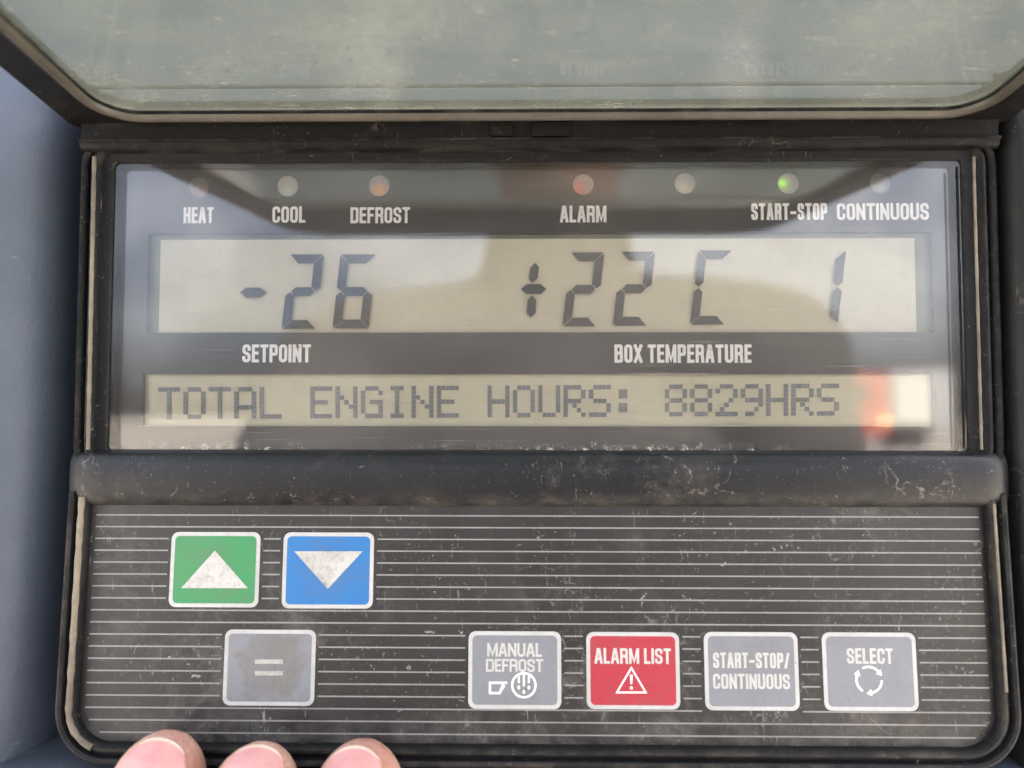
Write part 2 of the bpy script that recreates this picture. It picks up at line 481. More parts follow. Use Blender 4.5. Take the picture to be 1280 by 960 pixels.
def caption(text, u0, v0, u1, v1, wt=0.168):
    mb = MB()
    write(mb, DSP.T, text, DSP.rect(u0, v0, u1, v1, FACE_D), FACE_D + 2e-5, wt)
    mb.build('lettering', M_INK, face, label='white ' + text + ' lettering')
caption('HEAT', 229.5, 259, 267, 279)
caption('COOL', 340.5, 258, 382, 278.5)
caption('DEFROST', 438, 259, 512.5, 279)
caption('ALARM', 700, 257, 758, 278)
caption('START-STOP', 939, 254, 1034, 275)
caption('CONTINUOUS', 1046, 254, 1161, 275)
caption('SETPOINT', 303, 430.5, 388.5, 453, 0.172)
caption('BOX TEMPERATURE', 768, 430.5, 939.5, 453.5, 0.172)

# upper display
d_lcd = FACE_D - 0.0016
mb = MB()
r = DSP.rect(170, 280, 1180, 425, d_lcd)
mb.prism(DSP.T, [(r[0], r[1]), (r[2], r[1]), (r[2], r[3]), (r[0], r[3])], d_lcd - 0.001, d_lcd)
lcd = mb.build('temperature_display', M_LCDEDGE, panel, label='upper display reading -26 and +22 C 1')
mb = MB()
r = DSP.rect(200, 299, 1144, 430, d_lcd)
mb.prism(DSP.T, [(r[0], r[1]), (r[2], r[1]), (r[2], r[3]), (r[0], r[3])], d_lcd, d_lcd + 0.0002)
mb.build('reflector', M_LCD, lcd)
d_seg = FACE_D - 0.0006

def digit(u_bl, w_, v_top, v_bot, segs, slant=10, t=11.0, g=0.8):
    h = v_bot - v_top
    mb = MB()
    def q(x, y):       # y from 0 (top) to h (bottom)
        return DSP.px(u_bl + x + slant * (1 - y / h), v_top + y, d_seg)
    m = h / 2
    hh = t / 2
    S = {
     'a': [(g * 1.4, 0), (w_ - g * 1.4, 0), (w_ - t - g, t), (t + g, t)],
     'd': [(t + g, h - t), (w_ - t - g, h - t), (w_ - g * 1.4, h), (g * 1.4, h)],
     'g': [(hh * 1.1 + g, m), (t + g, m - hh), (w_ - t - g, m - hh), (w_ - hh * 1.1 - g, m), (w_ - t - g, m + hh), (t + g, m + hh)],
     'f': [(0, g * 1.4), (t, t + g), (t, m - hh - g), (hh, m - g), (0, m - hh * .8 - g)],
     'e': [(0, m + hh * .8 + g), (hh, m + g), (t, m + hh + g), (t, h - t - g), (0, h - g * 1.4)],
     'b': [(w_ - t, t + g), (w_, g * 1.4), (w_, m - hh * .8 - g), (w_ - hh, m - g), (w_ - t, m - hh - g)],
     'c': [(w_ - t, m + hh + g), (w_ - hh, m + g), (w_, m + hh * .8 + g), (w_, h - g * 1.4), (w_ - t, h - t - g)],
    }
    for s in segs:
        mb.prism(DSP.T, [q(x, y) for x, y in S[s]], d_seg - 0.00012, d_seg)
    return mb
def hexes(polys):
    mb = MB()
    for P in polys:
        mb.prism(DSP.T, [DSP.px(u, v, d_seg) for u, v in P], d_seg - 0.00012, d_seg)
    return mb
def hbar(u0, u1, v0, v1):
    m = (v0 + v1) / 2; k = (v1 - v0) * .6
    return [(u0, m), (u0 + k, v0), (u1 - k, v0), (u1, m), (u1 - k, v1), (u0 + k, v1)]
def vbar(u0, u1, v0, v1, sl):
    m = (u0 + u1) / 2; k = 6
    return [(m + sl, v0), (u1 + sl * .8, v0 + k), (u1 + sl * .2, v1 - k), (m, v1), (u0 + sl * .2, v1 - k), (u0 + sl * .8, v0 + k)]
SEGS = [(digit(352, 42.5, 318, 411, 'abged'), 'digit 2 after the minus sign'),
        (digit(415.5, 45, 318, 410.5, 'afgedc'), 'digit 6'),
        (digit(703, 42.5, 315.5, 408, 'abged'), 'first digit 2 after the plus sign'),
        (digit(766, 43, 314.5, 407, 'abged'), 'second digit 2 after the plus sign'),
        (digit(863, 43, 313, 405.5, 'afed', t=10.5), 'letter C'),
        (digit(1004, 43.5, 312, 404.5, 'bc', t=11), 'digit 1'),
        (hexes([hbar(300, 332, 359.5, 371.5)]), 'minus sign'),
        (hexes([hbar(651, 683, 355, 367.5), vbar(660, 671, 328.5, 354, 3.5), vbar(658, 669, 369, 397, 1.5)]), 'plus sign')]
for m_, lb in SEGS:
    m_.build('display_digit', M_SEG, lcd, label=lb)

# lower dot-matrix display
mb = MB()
r = DSP.rect(165, 460, 1180, 542, d_lcd)
mb.prism(DSP.T, [(r[0], r[1]), (r[2], r[1]), (r[2], r[3]), (r[0], r[3])], d_lcd - 0.001, d_lcd)
msg = mb.build('message_display', M_LCD2, panel, label='lower display reading TOTAL ENGINE HOURS: 8829HRS')
FONT = {'T': '11111 00100 00100 00100 00100 00100 00100', 'O': '01110 10001 10001 10001 10001 10001 01110',
 'A': '01110 10001 10001 10001 11111 10001 10001', 'L': '10000 10000 10000 10000 10000 10000 11111',
 'E': '11111 10000 10000 11110 10000 10000 11111', 'N': '10001 10001 11001 10101 10011 10001 10001',
 'G': '01110 10001 10000 10111 10001 10001 01111', 'I': '01110 00100 00100 00100 00100 00100 01110',
 'H': '10001 10001 10001 11111 10001 10001 10001', 'U': '10001 10001 10001 10001 10001 10001 01110',
 'R': '11110 10001 10001 11110 10100 10010 10001', 'S': '01111 10000 10000 01110 00001 00001 11110',
 ':': '00000 01100 01100 00000 01100 01100 00000', '8': '01110 10001 10001 01110 10001 10001 01110',
 '2': '01110 10001 00001 00010 00100 01000 11111', '9': '01110 10001 10001 01111 00001 00010 01100'}
mb = MB()
TX = 'TOTAL ENGINE HOURS: 8829HRS'
dp = 5.55
for i, ch in enumerate(TX):
    if ch == ' ': continue
    for rr, row in enumerate(FONT[ch].split()):
        for cc, b in enumerate(row):
            if b == '1':
                u = 195.5 + 31.83 * i + cc * dp
                v = 484 - (u - 195) * 4.6 / 860 + rr * 5.75
                mb.prism(DSP.T, [DSP.px(uu, vv, d_seg) for uu, vv in ((u, v), (u + dp - .35, v), (u + dp - .35, v + 5.5), (u, v + 5.5))], d_lcd + 0.00015, d_lcd + 0.0003)
mb.build('message_text', M_DOT, msg, label='dot-matrix text TOTAL ENGINE HOURS: 8829HRS')

# indicator lights under the window
def lamp_mat(name, tint, ang, lit=0.0, spread=1.0):
    """Frosted lens over a coloured diode sitting off centre inside it."""
    t = NT(name)
    return t
LEDS = [(248, 234.5, 'heat', (0.20, 0.11, 0.075), 0.0, -70), (360, 233, 'cool', (0.40, 0.45, 0.36), 0.0, -80), (474, 232.5, 'defrost', (0.75, 0.30, 0.12), 0.0, -80),
        (729, 231, 'alarm', (0.65, 0.16, 0.13), 0.0, 215), (856, 229.5, 'spare', (0.50, 0.42, 0.33), 0.0, -110),
        (985, 229.5, 'start-stop', (0.35, 0.62, 0.10), 1.0, 180), (1100, 229.5, 'continuous', (0.22, 0.27, 0.20), 0.0, -80)]
for u, v, nm, col, lit, ang in LEDS:
    cx, cz = DSP.px(u, v, FACE_D)
    R = 13.2 * (DIST - FACE_D) / F
    t = NT('indicator_lens_' + nm.replace('-', '_'))
    ox, oz = cx + math.cos(math.radians(ang)) * R * 0.55, cz + math.sin(math.radians(ang)) * R * 0.55
    dx, dz = t.math('SUBTRACT', t.xyz(0), ox), t.math('SUBTRACT', t.xyz(2), oz)
    dd = t.math('SQRT', t.math('ADD', t.mul(dx, dx), t.mul(dz, dz)))
    near = t.ramp(dd, R * 1.1, R * 0.1)
    base = (0.27, 0.25, 0.235, 1) if nm not in ('heat', 'continuous') else (0.10, 0.095, 0.088, 1)
    cc = t.mixc(t.mul(near, 0.85), base, c4(col))
    ins = {'Base Color': cc, 'Roughness': 0.35, 'Normal': t.bump(t.noise(2500, 2), 0.25, 0.0002)}
    if lit:
        ins['Emission Color'] = (0.30, 0.85, 0.03, 1)
        ins['Emission Strength'] = t.mul(t.ramp(dd, R * 0.5, R * 0.1), 0.13)
    mm = t.surf(t.n('ShaderNodeBsdfPrincipled', ins))
    mb = MB()
    rows = []
    for k in range(6):
        a = k / 5 * PI / 2
        rows.append([DSP.T(cx + math.cos(b) * R * math.cos(a) if k < 5 else cx + math.cos(b) * R * 0.01,
                           cz + math.sin(b) * R * math.cos(a) if k < 5 else cz + math.sin(b) * R * 0.01,
                           FACE_D + 0.0001 + math.sin(a) * 0.00018) for b in [j / 28 * 2 * PI for j in range(28)]])
    mb.grid(rows, closed=True, caps=True)
    lb = {'heat': 'dim reddish indicator above HEAT', 'cool': 'pale greenish indicator above COOL', 'defrost': 'orange indicator above DEFROST',
          'alarm': 'red-tinted indicator above ALARM', 'spare': 'pale indicator without a caption', 'start-stop': 'lit green indicator above START-STOP',
          'continuous': 'dark indicator above CONTINUOUS'}[nm]
    mb.build('indicator_light', mm, panel, smooth=60, label=lb)

# clear window over the displays
mb = MB()
mb.prism(DSP.T, rrect(gx0 - 0.0006, gz0 - 0.0006, gx1 + 0.0006, gz1 + 0.0006, 0.0012, 3), -0.0024, 0.0)
mb.build('display_window', M_GLASS, panel)

# frame round the window
mb = MB()
sweep_rrect(mb, DSP.T, (gx0, gz0, gx1, gz1), 0.0010,
            [(0.0, -0.0045), (0.0, 0.0003), (0.0004, 0.0007), (0.0022, 0.0008), (0.0026, 0.0010), (0.0030, 0.0021),
             (0.0036, 0.0025), (0.0042, 0.0023), (0.0045, 0.0014), (0.0050, 0.0012), (0.0054, 0.0022), (0.0060, 0.0026), (0.0066, 0.0022), (0.0070, -0.004), (0.0072, -0.03)], 6)
mb.build('window_frame', M_BLACK, panel, smooth=40)

M_GRIMY_LIT = dusty('grimy_lit_edge', (0.07, 0.06, 0.048), 0.5, 0.8, dust=(0.42, 0.36, 0.27), film=1.0, seed=6.0, edges=0.0)  # tan grime, also painting in the lit edge of the left keypad lip
def bead(T, pts, r, d, squash=1.0):
    """A thin round bead along a path lying in a plane."""
    mb = MB()
    P = [Vector(p) for p in pts]
    rows = []
    for i, p in enumerate(P):
        a = (P[min(i + 1, len(P) - 1)] - P[max(i - 1, 0)]).normalized()
        nn = Vector((-a.y, a.x))
        k = r * (1 + 0.18 * math.sin(i * 2.3) * math.sin(i * 0.7))
        rows.append([T(p.x + nn.x * k * math.cos(b), p.y + nn.y * k * math.cos(b), d + k * squash * math.sin(b)) for b in [2 * PI * j / 10 for j in range(10)]])
    mb.grid(rows, closed=True, caps=True)
    return mb
for u, r_, d_ in ((116, 0.00042, 0.0032), (1225, 0.00030, 0.0032)):
    a, b = DSP.px(u + (2 if u < 640 else -8), 196, d_), DSP.px(u + (-6 if u < 640 else 2), 562, d_)
    bead(DSP.T, [(a[0] + (b[0] - a[0]) * k / 30, a[1] + (b[1] - a[1]) * k / 30) for k in range(31)], r_, d_).build('grimy_lit_bead', M_GRIMY_LIT, panel, smooth=60)  # added beads carry the dusty tan streak down each side of the frame

# top rail carrying the lid hinge
RD = 0.0042
zr0 = DSP.px(640, 184, RD)[1]; zr1 = DSP.px(640, 147, RD + 0.0005)[1]
xr0, xr1 = DSP.px(98, 165, RD)[0], DSP.px(1252, 165, RD)[0]
zl = DSP.px(640, 174.5, RD)[1]
mb = MB()
prof = [(-0.004, zr0 + 0.0003), (RD - 0.0012, zr0), (RD - 0.0005, zr0 + 0.0002), (RD - 0.0001, zr0 + 0.0006), (RD + 0.0001, zl - 0.0003), (RD + 0.0006, zl), (RD + 0.0005, zl + 0.0003), (RD - 0.0006, zl + 0.0006),
        (RD - 0.0002, zr1 - 0.0006), (RD - 0.0008, zr1), (-0.004, zr1 + 0.001)]
xs = [xr0, xr0 + 0.0006] + [xr0 + (xr1 - xr0) * k / 40 for k in range(1, 40)] + [xr1 - 0.0006, xr1]
rows = []
for i, x in enumerate(xs):
    k = 0.0006 if i in (0, len(xs) - 1) else 0.0
    rows.append([(x, -(d - k if d > 0 else d) + random.uniform(-1, 1) * 0.00004, z + random.uniform(-1, 1) * 0.00005) for d, z in prof])
mb.grid(rows, closed=True, caps=True)
rail = mb.build('top_rail', M_RAIL, panel, smooth=35)
mb = MB()
for u0, u1 in ((613, 640), (664, 712)):
    a, b = DSP.px(u0, 152, RD), DSP.px(u1, 170, RD)
    mb.prism(DSP.T, rrect(a[0], b[1], b[0], a[1], 0.0006, 3), RD - 0.001, RD + 0.0001)
mb.build('hinge_tab', M_TAB, rail, bevel=0.0002)

# crossbar between displays and keypad
zb1, zb0 = DSP.px(640, 564, 0.001)[1], DSP.px(640, 633, 0.001)[1]
xb0, xb1 = DSP.px(80, 598, 0.004)[0], DSP.px(1268, 598, 0.004)[0]
mb = MB()
rows = []
NX = 64
for i in range(NX + 1):
    s = i / NX
    x = xb0 + (xb1 - xb0) * (0.5 - 0.5 * math.cos(PI * s)) if False else xb0 + (xb1 - xb0) * s
    e = min(s, 1 - s) * (xb1 - xb0) / 0.006
    k = 1.0 if e >= 1 else 0.55 + 0.45 * math.sqrt(max(0.0, 1 - (1 - e) ** 2))
    zc, hz = (zb0 + zb1) / 2, (zb1 - zb0) / 2 * (0.9 + 0.1 * k)
    row = []
    for j in range(25):
        a = PI * j / 24
        ca, sa = math.cos(a), math.sin(a)
        row.append((x, 0.001 - 0.0056 * k * abs(sa) ** 0.55, zc + hz * math.copysign(abs(ca) ** 0.8, ca)))
    row.append((x, 0.006, zc - hz)); row.append((x, 0.006, zc + hz))
    rows.append(row)
mb.grid(rows, closed=True, caps=True)
mb.build('crossbar', M_BAR, panel, smooth=50)

# keypad
kx0, kz0, kx1, kz1 = KEY.rect(110, 640, 1234, 930)
kx0, kx1 = KEY.px(107, 770)[0], KEY.px(1236, 770)[0]
kz1 = 0.004
mb = MB()
mb.prism(KEY.T, rrect(kx0 - 0.001, kz0 - 0.001, kx1 + 0.001, kz1, 0.007, 8), -0.002, 0.0)
keypad = mb.build('keypad', M_KEYPAD, panel)

KEYS = [('up_key', 213, 665, 324.5, 759, 'green'), ('down_key', 353.5, 665.5, 467, 760.5, 'blue'), ('enter_key', 280, 787, 394, 882, 'grey'),
        ('manual_defrost_key', 585.5, 789, 701.5, 886, 'grey'), ('alarm_list_key', 733, 790, 849.5, 886.5, 'red'),
        ('start_stop_key', 880.5, 790, 998, 888, 'grey'), ('select_key', 1028.5, 790.5, 1146, 888.5, 'grey')]
KRECT = [(n_, KEY.rect(a, b, c, d), col) for n_, a, b, c, d, col in KEYS]
# pinstripes, broken at the keys
zA = (KEY.px(117, 643.5)[1] + KEY.px(1222, 646.5)[1]) / 2
zB = (KEY.px(105, 914.5)[1] + KEY.px(1243, 923.0)[1]) / 2
sx0 = KEY.px(113, 770)[0]; sx1 = KEY.px(1231, 770)[0]
mb = MB()
for k in range(19):
    z = zA + (zB - zA) * k / 18
    cuts = sorted((R[0] - 0.0007, R[2] + 0.0007) for _, R, _ in KRECT if R[1] - 0.0002 < z < R[3] + 0.0002)
    x = sx0
    inset = 0.0035 if k == 18 else (0.001 if k == 17 else 0)
    x += inset
    for a, b in cuts + [(sx1 - inset, None)]:
        mb.add([KEY.T(x, z - 0.00015, 2e-5), KEY.T(a, z - 0.00015, 2e-5), KEY.T(a, z + 0.00015, 2e-5), KEY.T(x, z + 0.00015, 2e-5)], [(0, 1, 2, 3)])
        x = b
mb.build('pinstripes', M_STRIPE, keypad)

KCOL = {'green': (0.028, 0.235, 0.088), 'blue': (0.015, 0.15, 0.42), 'grey': (0.19, 0.207, 0.24), 'red': (0.36, 0.026, 0.048)}
KLAB = {'up_key': 'green key with a white up arrow', 'down_key': 'blue key with a white down arrow', 'enter_key': 'grey key with a white equals sign',
        'manual_defrost_key': 'grey key reading MANUAL DEFROST', 'alarm_list_key': 'red key reading ALARM LIST',
        'start_stop_key': 'grey key reading START-STOP/CONTINUOUS', 'select_key': 'grey key reading SELECT with circling arrows'}
def circle(cx, cz, r, a0=0.0, a1=2 * PI, n=32):
    return [(cx + r * math.cos(a0 + (a1 - a0) * i / n), cz + r * math.sin(a0 + (a1 - a0) * i / n)) for i in range(n + 1)]
S_ = (DIST + 0.0) / F
for i, (nm, R, col) in enumerate(KRECT):
    x0, z0, x1, z1 = R
    mb = MB()
    mb.prism(KEY.T, rrect(x0, z0, x1, z1, 0.0016, 6), -0.0001, 0.00010)
    mb.prism(KEY.T, rrect(x0 + .00006, z0 + .00006, x1 - .00006, z1 - .00006, 0.0016, 6), 0.00010, 0.00014)
    key = mb.build(nm, M_WHITE, panel, label=KLAB[nm])
    b = 0.00085
    wc = KEY.T((x0 + x1) / 2, (z0 + z1) / 2)
    sm = (wc.x + 0.0004, wc.z + 0.0004, 0.0074) if nm == 'enter_key' else ((wc.x, wc.z - 0.001, 0.0058, 0.35) if nm in ('up_key', 'down_key') else None)
    mm = print_mat('key_ink_' + nm, KCOL[col], 0.6, 3.0 + i * 1.7, sm)
    mb = MB()
    mb.prism(KEY.T, rrect(x0 + b, z0 + b, x1 - b, z1 - b, 0.0010, 6), 0.00012, 0.00017)
    mb.build('key_face', mm, key)
    D = 0.00019
    cx = (x0 + x1) / 2
    Tk = KEY.T
    def kp(u, v): return KEY.px(u, v)
    sy = MB()
    if nm == 'up_key':
        sy.flat(Tk, [kp(227, 735), kp(310, 735), kp(269, 688)], D)
    elif nm == 'down_key':
        sy.flat(Tk, [kp(368, 689), kp(453.5, 689), kp(410, 736)], D)
    elif nm == 'enter_key':
        for v0, v1 in ((824, 829.5), (838.5, 844)):
            sy.flat(Tk, [kp(319, v1), kp(354, v1), kp(354, v0), kp(319, v0)], D)
    elif nm == 'manual_defrost_key':
        write(sy, Tk, 'MANUAL', KEY.rect(609, 803.5, 677.5, 820.5), D, 0.165)
        write(sy, Tk, 'DEFROST', KEY.rect(607.5, 823.5, 679, 839.5), D, 0.165)
    elif nm == 'alarm_list_key':
        write(sy, Tk, 'ALARM LIST', KEY.rect(743, 810, 838.5, 829.5), D, 0.168)
    elif nm == 'start_stop_key':
        write(sy, Tk, 'START-STOP/', KEY.rect(891, 815.5, 986.5, 835), D, 0.165)
        write(sy, Tk, 'CONTINUOUS', KEY.rect(891, 842, 987, 861), D, 0.165)
    elif nm == 'select_key':
        write(sy, Tk, 'SELECT', KEY.rect(1058, 810, 1115.5, 829.5), D, 0.168)
    sy.build('arrow' if nm in ('up_key', 'down_key') else ('equals_sign' if nm == 'enter_key' else 'lettering'), print_mat('key_white_' + nm, (0.48, 0.485, 0.48), 1.2 if i < 3 else 0.3, 6 + i), key)
    sy = MB()
    if nm == 'manual_defrost_key':
        stroke(sy, Tk, [kp(634, 853.2), kp(612.5, 853.2), kp(612.5, 866), kp(624.5, 866), kp(628, 857.5), kp(631, 857.5)], 2.6 * S_, D)
        stroke(sy, Tk, [kp(628.6, 854), kp(628.6, 859.5), kp(624.5, 866)], 2.0 * S_, D + 4e-6)
        c = kp(654.8, 856.2)
        stroke(sy, Tk, circle(c[0], c[1], 14 * S_)[:-1], 2.4 * S_, D, closed=True)
        for dx, a, b_ in ((-6.3, 845, 853.5), (0, 843, 857.5), (6.3, 845, 853.5)):
            stroke(sy, Tk, [kp(654.8 + dx, a), kp(654.8 + dx, b_)], 2.2 * S_, D + 4e-6)
        for dx, v in ((-6.3, 859), (0, 864.5), (6.3, 859)):
            q = kp(654.8 + dx, v)
            sy.flat(Tk, [(q[0] + math.cos(a) * 1.5 * S_, q[1] + math.sin(a) * 2.4 * S_) for a in [k * PI / 5 for k in range(10)]], D + 6e-6)
    elif nm == 'alarm_list_key':
        stroke(sy, Tk, [kp(789, 834.5), kp(807, 865.2), kp(771, 865.2)], 2.5 * S_, D, closed=True)
        sy.flat(Tk, [kp(787.2, 843), kp(790.8, 843), kp(790, 855), kp(788, 855)], D)
        q = kp(789, 859.6)
        sy.flat(Tk, [(q[0] + math.cos(a) * 1.9 * S_, q[1] + math.sin(a) * 1.9 * S_) for a in [k * PI / 6 for k in range(12)]], D)
    elif nm == 'select_key':
        c = kp(1085.8, 849.5)
        r = 15 * S_
        for k in range(3):
            a0 = math.radians(118 - 120 * k); a1 = a0 - math.radians(78)
            stroke(sy, Tk, circle(c[0], c[1], r, a0, a1, 14), 2.5 * S_, D)
            p = Vector((c[0] + r * math.cos(a1), c[1] + r * math.sin(a1)))
            tg = Vector((math.sin(a1), -math.cos(a1)))
            nr = Vector((math.cos(a1), math.sin(a1)))
            sy.flat(Tk, [tuple(p + nr * 4 * S_), tuple(p - nr * 4 * S_), tuple(p + tg * 6.5 * S_)], D + 4e-6)
    if sy.v:
        sy.build('symbol', M_INK, key)

# raised lip round the keypad
mb = MB()
rows = []
for off, d in [(0.0, -0.003), (0.0, 0.0004), (0.0003, 0.0018), (0.0008, 0.0024), (0.0014, 0.0024), (0.0018, 0.0016), (0.0023, 0.0015), (0.0027, 0.0026),
               (0.0033, 0.0029), (0.0039, 0.0025), (0.0042, 0.0012), (0.0043, -0.003), (0.0045, -0.03)]:
    q = rrect(kx0, kz0, kx1, kz1, (0.0075, 0.0075, 0.001, 0.001), 10, off)
    q = [(kx0 - off, 0.003)] + q[:22] + [(kx1 + off, 0.003)]
    q = [q[0]] + [(q[0][0], 0.003 + (q[1][1] - 0.003) * k / 12) for k in range(1, 12)] + q[1:-1] + [(q[-1][0], q[-2][1] + (0.003 - q[-2][1]) * k / 12) for k in range(1, 12)] + [q[-1]]
    rows.append([KEY.T(x, z, d) for x, z in q])
mb.grid(rows)
mb.build('keypad_lip', M_LIP, panel, smooth=40)

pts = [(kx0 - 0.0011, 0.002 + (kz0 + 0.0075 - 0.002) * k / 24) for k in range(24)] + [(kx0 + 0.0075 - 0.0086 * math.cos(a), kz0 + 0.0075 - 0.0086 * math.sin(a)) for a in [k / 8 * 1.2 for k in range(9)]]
bead(KEY.T, pts, 0.0007, 0.0023, 0.7).build('grimy_lit_bead', M_GRIMY_LIT, panel, smooth=60)  # added bead: lit inner edge of the lip put into tan colour
bead(KEY.T, [(kx1 + 0.0012, 0.001 + (kz0 + 0.011) * k / 24) for k in range(25)], 0.0003, 0.0024).build('grimy_lit_bead', M_GRIMY_LIT, panel, smooth=60)

# lid: a black frame round a dusty clear bulged pane, swung up towards the viewer
LT = math.radians(6)
class LidFrame:
    def __init__(s):
        s.o = Vector((0, -0.0045, DSP.px(640, 147, 0.0045)[1]))
        s.v = Vector((0, -math.cos(LT), math.sin(LT)))
        s.n = Vector((0, -math.sin(LT), -math.cos(LT)))       # downwards, the side we see
    def T(s, x, v, d=0.0): return s.o + Vector((1, 0, 0)) * x + s.v * v + s.n * d
LID = LidFrame()
lx0, lx1, LL = DSP.px(96, 165, 0.0045)[0], DSP.px(1254, 165, 0.0045)[0], 0.162
mb = MB()
iw = 0.0085
R_in = (lx0 + iw - 0.001, 0.0022, lx1 - iw + 0.002, 0.094)
rin = 0.009
rows = []
outer = rrect(lx0 - .002, -0.003, lx1 + .002, LL, (0.003, 0.003, 0.02, 0.02), 8)
inner = rrect(*R_in, rin, 8)
for pts, d in ((inner, -0.003), (inner, 0.0008), (rrect(*R_in, rin, 8, 0.0008), 0.0014), (rrect(*R_in, rin, 8, 0.0022), 0.0006), (outer, 0.0006), (rrect(lx0 - .0026, -0.0034, lx1 + .0026, LL + .0006, (0.003, 0.003, 0.02, 0.02), 8), -0.0002),
               (rrect(lx0 - .0026, -0.0034, lx1 + .0026, LL + .0006, (0.003, 0.003, 0.02, 0.02), 8), -0.0034), (inner, -0.003)):
    rows.append([LID.T(x, v, d) for x, v in pts])
mb.grid(rows, closed=True)
lid = mb.build('lid', M_RAIL, panel, smooth=35, label='black framed clear lid swung up above the displays')
def lid_dirt(t):
    st1 = t.ramp(t.noise(38, 8, 0.75, dist=0.8), 0.42, 0.72, 0, 0.20)
    sm = t.ramp(t.noise(1, 6, 0.7, st=(9, 160, 1), loc=(1, 5, 0), dist=0.4), 0.42, 0.7, 0, 0.08)
    out = t.add(st1, sm)
    for ang, lc, sx, sy in ((0.35, 2.0, 190, 520), (-0.4, 5.0, 110, 800), (0.1, 8.0, 140, 900), (0.9, 12.0, 200, 700)):
        fl = t.ramp(t.noise(1, 4, 0.62, st=(sx, sy, 1), dist=1.6, loc=(lc, lc * .5, 0), rot=(0, 0, ang)), 0.66, 0.71)
        out = t.add(out, t.mul(fl, t.ramp(t.noise(55, 3, loc=(lc, 3, 0)), 0.46, 0.6, 0, 0.8)))
    return out
M_LID = pane_mat('lid_pane_plastic', 0.36, 0.0, crust=lid_dirt, translucent=0.5, film_col=(0.33, 0.34, 0.255), trans_tint=(0.70, 0.74, 0.60), rough=0.08, spk=1.3)
mb = MB()
rows = [[LID.T(x, v, d) for x, v in rrect(*R_in, rin, 8, off)] for off, d in ((0.0006, -0.0022), (-0.0004, -0.0008), (-0.0012, 0.0000), (-0.0022, 0.0003))]
mb.grid(rows, closed=True)
pr = rrect(*R_in, rin, 8, -0.0022)
mb.add([LID.T(x, v, 0.0003) for x, v in pr], [tuple(range(len(pr)))])
mb.build('pane', M_LID, lid, smooth=50)
# pale grimy edge of the pane
mb = MB()
rows = [[LID.T(x, v, d) for x, v in rrect(*R_in, rin, 10, off)] for off, d in ((0.0006, 0.0012), (0.0002, 0.0019), (-0.0006, 0.0020), (-0.0012, 0.0014), (-0.0014, 0.0008))]
mb.grid(rows, closed=True)
M_EDGE = dusty('grimy_pane_edge', (0.045, 0.042, 0.036), 0.3, 0.6, dust=(0.23, 0.20, 0.155), film=0.55, edges=0.1, seed=9.0)
mb.build('pane_edge', M_EDGE, lid, smooth=60)

# ------------------------------------------------------------------ the unit the panel is fixed to
unit = thing('refrigeration_unit', 'smooth blue-grey refrigeration unit casing that the black control panel sits in', 'refrigeration unit', (0, 0.2, -0.9))
mb = MB()
mb.box((-1.1, 0.036, -0.75), (1.1, 0.45, 0.36))
mb.build('cabinet', plain('cabinet_paint', (0.42, 0.43, 0.44), 0.4), unit, bevel=0.01)
# left moulding, rolling back into the gap beside the panel, and running on flat above the lid hinge
zt = LID.o.z - 0.001
def sst(a, b, v):
    v = min(1.0, max(0.0, (v - a) / (b - a)))
    return v * v * (3 - 2 * v)
zrows = [-0.25 + (zt - 0.004 + 0.25) * k / 12 for k in range(13)] + [zt - 0.004 + 0.016 * k / 10 for k in range(1, 11)] + [zt + 0.012 + (0.288 - zt) * k / 6 for k in range(1, 7)]
zrows = [(z, sst(zt - 0.004, zt + 0.010, z)) for z in zrows]
xe = DSP.px(100, 480, 0.0)[0]
xe2 = DSP.px(1248, 480, 0.0)[0]
mb = MB()
rows = []
for x, d, du in ((-0.34, 0.009, 0.009), (-0.16, 0.009, 0.009), (-0.128, 0.0087, 0.0087), (-0.1215, 0.0078, 0.0078), (-0.1175, 0.0064, 0.0066), (-0.114, 0.0044, 0.005), (-0.111, 0.0018, 0.0032), (-0.1085, -0.002, 0.002), (-0.1065, -0.009, 0.0015), (-0.1050, -0.036, 0.0012)):
    rows.append([(x + (xe + 0.0985), -(d + (du - d) * up), z) for z, up in zrows])
mb.grid(rows)
mb.build('side_moulding', M_CASING, unit, smooth=80)
mb = MB()
rows = []
for x, d, du in ((-0.0006, -0.036, 0.0012), (0.0006, -0.002, 0.0016), (0.0014, 0.003, 0.002), (0.003, 0.0046, 0.003), (0.008, 0.005, 0.004), (0.30, 0.005, 0.005)):
    rows.append([(x + xe2 + 0.0006, -(d + (du - d) * up), z) for z, up in zrows])
mb.grid(rows)
for fi, f in enumerate(mb.f):
    if min(mb.v[k][2] for k in f) > zt + 0.0118: mb.m[fi] = 1
mb.build('side_moulding', [M_DARKCASE, M_CASING], unit, smooth=60, label='dark casing beside the right edge of the panel')
mb = MB()
mb.box((xe - 0.0085, -0.0011, zt + 0.010), (xe2 + 0.002, 0.034, 0.30))
mb.box((lx0 + 0.002, -0.0013, zt + 0.001), (lx1 - 0.002, 0.0338, zt + 0.0095))
mb.build('upper_moulding', M_CASING, unit, bevel=0.0005)
zb = KEY.T(0, kz0)[2] - 0.0055
mb = MB()
rows = []
for z, d in ((0.003, -0.03), (0.0008, -0.002), (-0.0004, 0.004), (-0.0025, 0.0062), (-0.01, 0.0068), (-0.12, 0.0068)):
    rows.append([(x, -d, zb + z) for x in [-0.16 + 0.02 * k for k in range(17)]])
mb.grid(rows)
mb.build('lower_moulding', dusty('lower_casing', (0.028, 0.038, 0.055), 0.5, 0.3, film=0.08, grain=1500, edges=0.0), unit, smooth=60)

